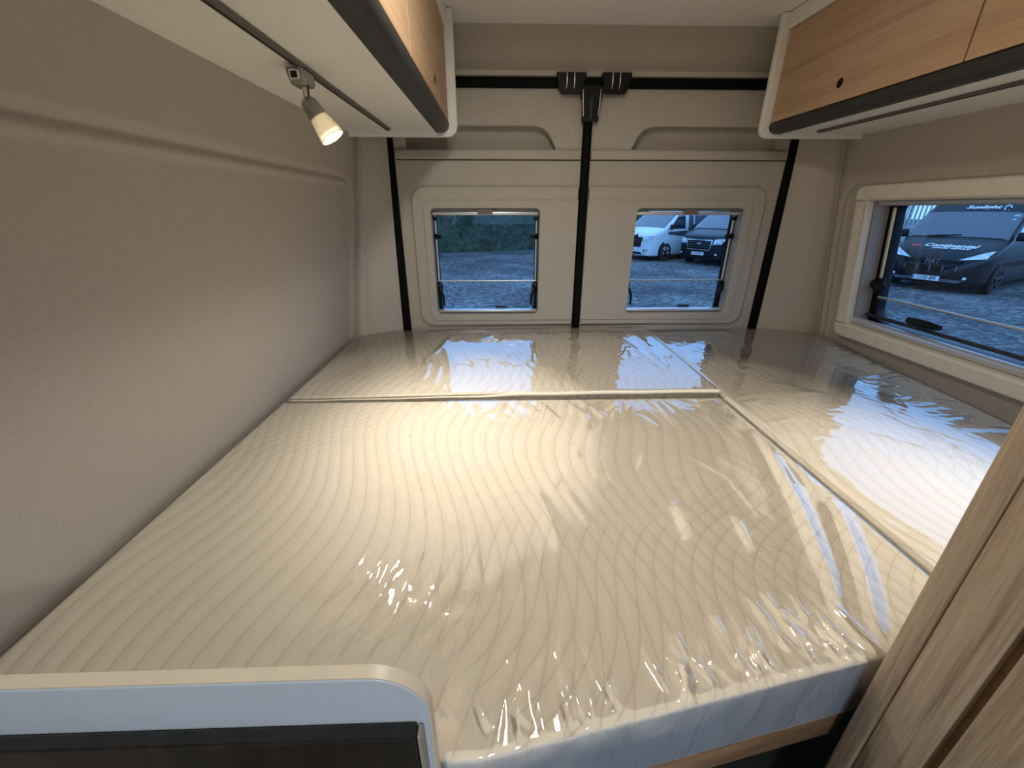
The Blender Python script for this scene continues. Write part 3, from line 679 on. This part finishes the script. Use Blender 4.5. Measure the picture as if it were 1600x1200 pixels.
def ribbon(path, n):
    L = [Vector(p) for p in path]; seg = [(L[i + 1] - L[i]).length for i in range(len(L) - 1)]; T = sum(seg); out = []
    for k in range(n):
        d = T * k / (n - 1); i = 0
        while i < len(seg) - 1 and d > seg[i]: d -= seg[i]; i += 1
        out.append(L[i] + (L[i + 1] - L[i]) * (d / seg[i]))
    return out
def hedge(name, path, h, label):
    pts = ribbon(path, 180); nz = 16
    R = thing(name, (pts[90].x, pts[90].y, G), label, 'hedge')
    def Pn(i, j):
        p = pts[i]; d = (pts[min(i + 1, 179)] - pts[max(i - 1, 0)]).normalized(); nrm = Vector((d.y, -d.x))   # toward the van
        if nrm.y > 0: nrm = -nrm
        z = h * min(1, j / 11); dep = 0 if j <= 11 else (j - 11) * .35
        b = .35 * noise.noise(Vector((p.x * .9, z * 1.2, dep * 1.3))) + .14 * noise.noise(Vector((p.x * 3.2, z * 3.5, 5)))
        q = p + nrm * (b - dep); return (q.x, q.y, G + z + (.3 * noise.noise(Vector((p.x, dep, 3))) if j >= 11 else 0))
    link('foliage_mass', grid_mesh(Pn, 180, nz), 'leaves', R, smooth=180)
    vs, fs = [], []
    rg = random.Random(11)
    for k in range(9000):
        i = rg.randrange(180); j = rg.random() * 11; c = Vector(Pn(i, int(j))); c.z = G + h * j / 11
        c += Vector((rg.uniform(-.15, .15), -rg.uniform(.0, .22), 0)); s = rg.uniform(.05, .11)
        u = Vector((rg.uniform(-1, 1), rg.uniform(-1, 1), rg.uniform(-1, 1))).normalized(); v2 = u.orthogonal().normalized()
        n0 = len(vs); vs += [c - u * s, c + v2 * s * .5, c + u * s, c - v2 * s * .5]; fs.append((n0, n0 + 1, n0 + 2, n0 + 3))
    lm = bpy.data.meshes.new('leaf'); lm.from_pydata(vs, [], fs); lm.update()
    tag(link('leaves', lm, 'leaves', R), kind='stuff')
hedge('hedge', [(-16, 17.5), (-2.9, 20.8), (2.0, 22.5), (12, 29), (26, 33)], 4.6, 'tall dark green hedge along the gravel yard, seen through the left rear window')

def fence(p0, p1, n, h):
    a, b = Vector(p0), Vector(p1); d = (b - a); L = d.length; d /= L; ang = math.atan2(d.y, d.x)
    R = thing('palisade_fence', (a.x, a.y, G), 'pale steel palisade fence behind the black vans beyond the side window', 'fence', rotz=ang, world=False)
    pal = plate([[(-.035, 0), (.035, 0), (.035, h - .10), (.0, h), (-.035, h - .10)]], -.01, .01)
    pal.materials.append(M('fence_steel'))
    for k in range(n):
        o = bpy.data.objects.new('pale', pal); COL.objects.link(o); o.parent = R; o.location = (L * k / (n - 1), 0, 0)
    for z in (.5, h - .5): link('cross_rail', box(0, L, .012, .05, z - .03, z + .03), 'fence_steel', R)
    for k in range(0, n, 14): link('post', box(L * k / (n - 1) - .04, L * k / (n - 1) + .04, .05, .13, 0, h), 'fence_steel', R)
fence((12, 21), (27, 15), 108, 3.2)

# ---- vans: lofted shell with parts laid on its surface; local front at y=0, +y runs to the tail
def interp(tab, y):
    if y <= tab[0][0]: return tab[0][1]
    for (a, va), (b, vb) in zip(tab, tab[1:]):
        if y <= b: return va + (vb - va) * (y - a) / (b - a)
    return tab[-1][1]
class Van:
    def __init__(s, spec, root): s.sp = spec; s.R = root
    def zt(s, y): return interp(s.sp['zt'], y)
    def zb(s, y): return interp(s.sp['zb'], y)
    def hw(s, y, z): return interp(s.sp['hw'], y) * (1 - s.sp['tumble'] * max(0, z - 1.0) ** 1.3)
    def section(s, y):
        zt, zb = s.zt(y), s.zb(y); H = zt - zb; r = min(s.sp['r'], H * .42); wt = s.hw(y, zt)
        pts = []
        for k in range(9): x = (wt - r) * k / 8; pts.append((x, zt - .02 * (x / max(wt, .01)) ** 2))
        zc = pts[-1][1]
        for k in range(1, 6): a = k / 5 * PI / 2; z = zc - r * (1 - math.cos(a)); pts.append((s.hw(y, z) - r * (1 - math.sin(a)), z))
        for k in range(1, 9): z = zc - r - (zc - r - zb - .06) * k / 8; pts.append((s.hw(y, z), z))
        pts += [(s.hw(y, zb) - .02, zb + .02), (s.hw(y, zb) - .06, zb), (0, zb)]
        return pts
    def build(s, paint):
        ys = s.sp['ys']; rows = []
        for y in ys:
            h = s.section(y); rows.append([(x, y, z) for x, z in h] + [(-x, y, z) for x, z in reversed(h[1:-1])])
        n = len(rows[0]); vs = [p for r_ in rows for p in r_]; m = len(rows)
        fs = [(j * n + i, j * n + (i + 1) % n, (j + 1) * n + (i + 1) % n, (j + 1) * n + i) for j in range(m - 1) for i in range(n)]
        fs += [tuple(range(n)), tuple((m - 1) * n + i for i in range(n))]
        me = bpy.data.meshes.new('van'); me.from_pydata(vs, [], fs); me.update()
        bm = bmesh.new(); bm.from_mesh(me); bmesh.ops.recalc_face_normals(bm, faces=bm.faces[:]); bm.to_mesh(me); bm.free()
        link('body', me, paint, s.R, smooth=38)
    def yfront(s, x, z):
        y = 0.0
        while y < 3.0:
            if z <= s.zt(y) - .02 * (x / 1.0) ** 2 and abs(x) <= s.hw(y, z): return y
            y += .006
        return y
    def front(s, nm, q, mat, off=.012, n=10, parent=None):
        "q: four (x, z) corners, projected along y onto the nose"
        bm = bmesh.new(); F = []; Bk = []
        for j in range(n + 1):
            rf, rb = [], []
            for i in range(n + 1):
                u, v = i / n, j / n
                x = (q[0][0] * (1 - u) + q[1][0] * u) * (1 - v) + (q[3][0] * (1 - u) + q[2][0] * u) * v
                z = (q[0][1] * (1 - u) + q[1][1] * u) * (1 - v) + (q[3][1] * (1 - u) + q[2][1] * u) * v
                y = s.yfront(x, z); sx = off * .8 * (1 if x > 0 else -1) if abs(x) > .6 else 0
                rf.append(bm.verts.new((x + sx, y - off, z + off * .3))); rb.append(bm.verts.new((x, y + .03, z)))
            F.append(rf); Bk.append(rb)
        for j in range(n):
            for i in range(n): bm.faces.new((F[j][i], F[j][i + 1], F[j + 1][i + 1], F[j + 1][i]))
        for i in range(n):
            bm.faces.new((F[0][i], F[0][i + 1], Bk[0][i + 1], Bk[0][i])); bm.faces.new((F[n][i], F[n][i + 1], Bk[n][i + 1], Bk[n][i]))
            bm.faces.new((F[i][0], F[i + 1][0], Bk[i + 1][0], Bk[i][0])); bm.faces.new((F[i][n], F[i + 1][n], Bk[i + 1][n], Bk[i][n]))
        me = bm_mesh(bm)
        return sub(nm, me, mat, parent, s.R, 40) if parent else link(nm, me, mat, s.R, smooth=40)
    def top(s, nm, y0, y1, f, mat, off=.008, parent=None):
        def Pt(i, j):
            y = y0 + (y1 - y0) * j / 16; zt = s.zt(y); r = min(s.sp['r'], (zt - s.zb(y)) * .42); wt = s.hw(y, zt)
            u = -1 + 2 * i / 20; x = u * f * (wt - r * .3); ax = abs(x) - (wt - r); z = zt - .02 * (x / wt) ** 2
            if ax > 0: z -= r - math.sqrt(max(0, r * r - ax * ax))
            return (x, y - off * .8, z + off)
        return link(nm, grid_mesh(Pt, 21, 17), mat, s.R, smooth=180)
    def side(s, nm, sgn, q, mat, off=.008, n=8):
        def Pt(i, j):
            u, v = i / n, j / n
            y = (q[0][0] * (1 - u) + q[1][0] * u) * (1 - v) + (q[3][0] * (1 - u) + q[2][0] * u) * v
            z = (q[0][1] * (1 - u) + q[1][1] * u) * (1 - v) + (q[3][1] * (1 - u) + q[2][1] * u) * v
            return (sgn * (s.hw(y, z) + off), y, z)
        return link(nm, grid_mesh(Pt, n + 1, n + 1), mat, s.R, smooth=180)
    def wheel(s, sgn, y, r=.345):
        x = sgn * (s.hw(y, .5) + .012)
        link('wheel_arch', lathe([(-.02, .0), (-.02, r + .07), (.016, r + .07), (.016, 0)], (x - sgn * .03, y, r + .02), (sgn, 0, 0), 28), 'black_rubber', s.R, smooth=40)
        w = link('tyre', lathe([(-.2, .0), (-.2, r - .03), (-.17, r), (-.02, r), (.012, r - .03), (.012, r * .68), (.0, r * .66)], (x, y, r), (sgn, 0, 0), 30), 'tyre', s.R, smooth=40)
        bm = bmesh.new()
        for k in range(5):
            a = k * 2 * PI / 5
            mt = Matrix.Translation((x + sgn * .006, y, r)) @ Matrix.Rotation(a, 4, 'X')
            box_bm(-.008, .008, -.035, .035, .03, r * .66, .006, 1, bm, mt)
        sub('rim_spokes', bm_mesh(bm), 'alloy_dark', w, s.R)
        sub('hub', lathe([(0, .07), (.016, .06), (.02, 0)], (x, y, r), (sgn, 0, 0), 16), 'alloy_dark', w, s.R, 40)
    def mirror(s, sgn, y, z):
        x = sgn * (s.hw(y, z) + .02)
        m = link('mirror', box(min(x, x + sgn * .16), max(x, x + sgn * .16), y - .03, y + .06, z, z + .20, .03, 3), 'black_plastic', s.R, smooth=40)
        return m
    def text(s, nm, body, x, z, size, mat, shear=0, sx=1, tilt=None, parent=None, bold=0):
        y = s.yfront(x, z)
        y2 = s.yfront(x, z + .05); ang = math.atan2(.05, max(y2 - y, 1e-4)) if tilt is None else math.radians(tilt)
        up = Vector((0, math.cos(ang), math.sin(ang))); nr = Vector((1, 0, 0)).cross(up)
        m = Matrix.Identity(4); m.col[0].xyz = (1, 0, 0); m.col[1].xyz = up; m.col[2].xyz = nr; m.translation = Vector((x, y, z)) + nr * .022
        return link(nm, text_mesh(body, size, m, .002, shear, sx, bold), mat, s.R)
def nums(a, b, n): return [a + (b - a) * k / n for k in range(n)]
FIAT = dict(zt=[(0, .60), (.02, .70), (.05, .80), (.09, .86), (.25, 1.0), (.55, 1.15), (.80, 1.27), (1.50, 1.92), (1.75, 2.10), (2.1, 2.42), (2.5, 2.55), (6, 2.55)],
            zb=[(0, .36), (.05, .24), (.2, .2), (6, .25)], hw=[(0, .62), (.03, .74), (.08, .83), (.18, .91), (.40, .98), (.8, 1.02), (6, 1.02)], tumble=.085, r=.13,
            ys=nums(0, .10, 6) + nums(.10, .8, 10) + nums(.8, 1.5, 8) + nums(1.5, 2.6, 10) + nums(2.6, 6, 6) + [6.0])
FORD = dict(zt=[(0, .74), (.02, .86), (.05, .97), (.10, 1.03), (.25, 1.10), (.75, 1.25), (1.62, 1.85), (1.85, 1.93), (2.3, 1.97), (5, 1.97)],
            zb=[(0, .34), (.05, .22), (.2, .19), (5, .22)], hw=[(0, .60), (.03, .74), (.08, .83), (.18, .90), (.40, .96), (.8, .99), (5, .99)], tumble=.13, r=.12,
            ys=nums(0, .10, 6) + nums(.10, .75, 10) + nums(.75, 1.65, 10) + nums(1.65, 2.4, 6) + nums(2.4, 5, 6) + [5.0])
def plate_on(v, z, txt):
    y = v.yfront(0, z)
    p = link('number_plate', box(-.26, .26, y - .030, y - .006, z - .055, z + .055, .003), 'plate_white', v.R)
    v.R.update_tag()
    m = Matrix(((1, 0, 0, .015), (0, 0, -1, y - .0315), (0, 1, 0, z), (0, 0, 0, 1)))
    sub('plate_text', text_mesh(txt, .105, m, .001, 0, .86, .003), 'text_black', p, v.R)
    sub('plate_flag', box(-.252, -.222, y - .0315, y - .0295, z - .04, z + .04), 'badge_blue', p, v.R)
def flip(q): return [(-x, z) for x, z in q]
def fiat(loc, rot, label, letters=True):
    R = thing('camper_van', loc, label, 'van', rotz=rot, world=False)
    v = Van(FIAT, R); v.build('van_black')
    v.top('windscreen', .84, 1.47, .99, 'van_glass')
    for s in (-1, 1):
        v.side('side_window', s, [(1.15, 1.33), (2.05, 1.33), (2.05, 1.92), (1.60, 1.90)], 'van_glass')
        v.side('side_moulding', s, [(1.0, .62), (5.6, .62), (5.6, .74), (1.0, .74)], 'black_rubber', .012)
        hq = [(.46, .80), (.90, .86), (.95, 1.04), (.80, .99)]
        h = v.front('headlight', hq if s > 0 else flip(hq), 'lamp_glass', .014)
        v.front('light_strip', [(s * .50, .805), (s * .88, .862), (s * .88, .880), (s * .52, .825)], 'text_white', .022, 6, h)
        v.front('fog_light', [(s * .66, .36), (s * .72, .36), (s * .72, .42), (s * .66, .42)], 'text_white', .014, 4)
        v.wheel(s, .95); v.wheel(s, 4.95); v.mirror(s, 1.0, 1.25)
    v.front('upper_grille', [(-.55, .68), (.55, .68), (.58, .79), (-.58, .79)], 'black_rubber', .006)
    g_ = v.front('lower_grille', [(-.50, .50), (.50, .50), (.55, .65), (-.55, .65)], 'black_rubber', .012)
    for k in range(5): v.front('grille_bar', [(-.5 + k * .25 - .012, .51), (-.5 + k * .25 + .012, .51), (-.5 + k * .25 + .012, .64), (-.5 + k * .25 - .012, .64)], 'van_grey', .022, 3, g_)
    v.front('bumper_lip', [(-.60, .27), (.60, .27), (.70, .34), (-.70, .34)], 'van_grey', .012)
    plate_on(v, .34, 'CU25 BPE')
    v.text('badge_letters', 'FIAT', 0, .735, .15, 'text_grey', 0, .95)
    if letters:
        v.text('bonnet_lettering', 'Continental', .10, 1.085, .20, 'text_white', .25, 1.05, None, None, .004)
        v.text('bonnet_small_lettering', 'LEISURE VEHICLES', .16, 1.03, .085, 'text_white', .2, 1.05, None, None, .002)
        v.front('bonnet_emblem', [(-.66, 1.05), (-.48, 1.05), (-.45, 1.10), (-.63, 1.10)], 'logo_red', .014, 4)
        v.text('roof_lettering', 'Sunlight', .10, 1.985, .17, 'text_white', .2, 1.15, None, None, .004)
        y = v.yfront(.52, 1.985)
        link('roof_emblem', tube([(.54 + .055 * math.cos(a), y - .03 + .03 * math.sin(a), 1.985 + .06 * math.sin(a)) for a in [k * PI / 8 for k in range(15)]], .013, 6), 'text_white', R)
        for k, (z, ww) in enumerate(((1.80, .10), (1.71, .05))):
            y = v.yfront(.80, z); link('screen_sticker', box(.80 - ww / 2, .80 + ww / 2, y - .02, y - .012, z - .035, z + .035), 'sticker', R)
    link('wiper', tube([(-.55, v.yfront(-.55, 1.30) - .03, 1.31), (.10, v.yfront(.1, 1.36) - .03, 1.36)], .012, 6), 'black_rubber', R)
    return R
def ford(loc, rot, label, paint, txt, two_tone):
    R = thing('panel_van', loc, label, 'van', 'vans parked behind the hedge yard', rotz=rot, world=False)
    v = Van(FORD, R); v.build(paint)
    v.top('windscreen', .80, 1.58, .97, 'van_glass')
    for s in (-1, 1):
        v.side('door_window', s, [(1.08, 1.22), (2.02, 1.22), (1.98, 1.80), (1.62, 1.78)], 'van_glass')
        if two_tone:
            v.side('side_graphic', s, [(.95, 1.02), (2.15, .92), (2.15, 1.14), (1.0, 1.12)], 'van_grey', .010)
            v.side('rear_graphic', s, [(2.22, .60), (4.9, .60), (4.9, 1.86), (2.22, 1.86)], 'van_grey', .010)
            v.side('white_stripe', s, [(2.50, .60), (2.58, .60), (2.58, 1.86), (2.50, 1.86)], 'van_white', .014)
        else: v.side('rear_window', s, [(2.25, 1.22), (3.3, 1.22), (3.3, 1.78), (2.25, 1.78)], 'van_glass')
        hq = [(.56, .76), (.84, .78), (.93, .98), (.60, .94)]
        h = v.front('headlight', hq if s > 0 else flip(hq), 'lamp_glass', .014)
        fq = [(.62, .36), (.78, .38), (.80, .46), (.64, .46)]
        f_ = v.front('fog_recess', fq if s > 0 else flip(fq), 'black_rubber', .012, 4)
        v.front('fog_light', [(s * .68, .39), (s * .76, .40), (s * .76, .44), (s * .68, .44)], 'text_white', .02, 3, f_)
        v.wheel(s, .93); v.wheel(s, 3.85); v.mirror(s, 1.05, 1.2)
    gr = v.front('grille', [(-.46, .56), (.46, .56), (.52, .90), (-.52, .90)], 'black_rubber', .010)
    for (qa) in ([(-.48, .54), (.48, .54), (.47, .57), (-.47, .57)], [(-.54, .885), (.54, .885), (.52, .915), (-.52, .915)], [(-.48, .54), (-.455, .54), (-.515, .915), (-.54, .915)], [(.455, .54), (.48, .54), (.54, .915), (.515, .915)]):
        v.front('grille_frame', qa, 'chrome' if not two_tone else 'dark_trim', .024, 5, gr)
    for z in (.64, .72, .81): v.front('grille_bar', [(-.45, z), (.45, z), (.45, z + .02), (-.45, z + .02)], 'van_grey', .018, 5, gr)
    y = v.yfront(0, .78)
    bd = link('badge', lathe([(0, .0), (0, .10), (.012, .09), (.014, 0)], (0, 0, 0), (0, -1, 0), 24), 'badge_blue', R, smooth=40); bd.data.transform(Matrix.Translation((0, y - .02, .78)) @ Matrix.Diagonal((1, 1, .42, 1)))
    sub('badge_letters', text_mesh('Ford', .075, Matrix(((1, 0, 0, 0), (0, 0, -1, y - .036), (0, 1, 0, .78), (0, 0, 0, 1))), .001, .3), 'text_white', bd, R)
    v.front('lower_intake', [(-.55, .26), (.55, .26), (.50, .34), (-.50, .34)], 'black_rubber', .012)
    plate_on(v, .42, txt)
    return R
CAR = dict(zt=[(0, .58), (.02, .66), (.06, .74), (.25, .84), (.95, .98), (1.75, 1.38), (2.2, 1.45), (3.2, 1.43), (3.9, 1.15), (4.25, .98), (4.3, .8)],
           zb=[(0, .34), (.05, .22), (.2, .18), (4.3, .22)], hw=[(0, .58), (.03, .68), (.08, .76), (.18, .83), (.40, .88), (.8, .90), (4.3, .86)], tumble=.45, r=.12,
           ys=nums(0, .10, 5) + nums(.10, .95, 8) + nums(.95, 2.2, 10) + nums(2.2, 4.3, 10) + [4.3])
def dark_car(loc, rot, label):
    R = thing('parked_car', loc, label, 'car', rotz=rot, world=False)
    v = Van(CAR, R); v.build('van_black'); v.top('windscreen', 1.0, 1.70, .95, 'van_glass')
    for s in (-1, 1):
        v.side('side_window', s, [(1.35, .99), (3.3, .99), (2.9, 1.30), (1.85, 1.30)], 'van_glass')
        hq = [(.46, .60), (.76, .62), (.82, .76), (.52, .70)]
        v.front('headlight', hq if s > 0 else flip(hq), 'lamp_glass', .014)
        v.wheel(s, .85, .31); v.wheel(s, 3.45, .31); v.mirror(s, 1.35, .95)
    v.front('grille', [(-.40, .46), (.40, .46), (.44, .62), (-.44, .62)], 'black_rubber', .01)
    v.front('lower_intake', [(-.50, .26), (.50, .26), (.46, .36), (-.46, .36)], 'black_rubber', .012)
    return R
fr = math.radians(-63.5)
fiat((10.98, 10.43, G), fr, 'black camper van with white bonnet lettering, right outside the side window')
def off(base, rot, dx, dy): return (base[0] + dx * math.cos(rot) - dy * math.sin(rot), base[1] + dx * math.sin(rot) + dy * math.cos(rot), G)
dark_car(off((10.98, 10.43), fr, -2.35, 2.0), fr, 'dark car half hidden behind the lettered camper van')
ra = math.radians(-60)
ford((5.50, 17.74, G), ra, 'white van with dark side graphics seen through the right rear window', 'van_white', 'CU25 BPN', True)
ford((7.50, 15.95, G), ra, 'black van with chrome-edged grille parked beside the white van', 'van_black', 'CU25 BPV', False)

# tidy helper flags
for o in bpy.data.objects:
    if '_world' in o: del o['_world']
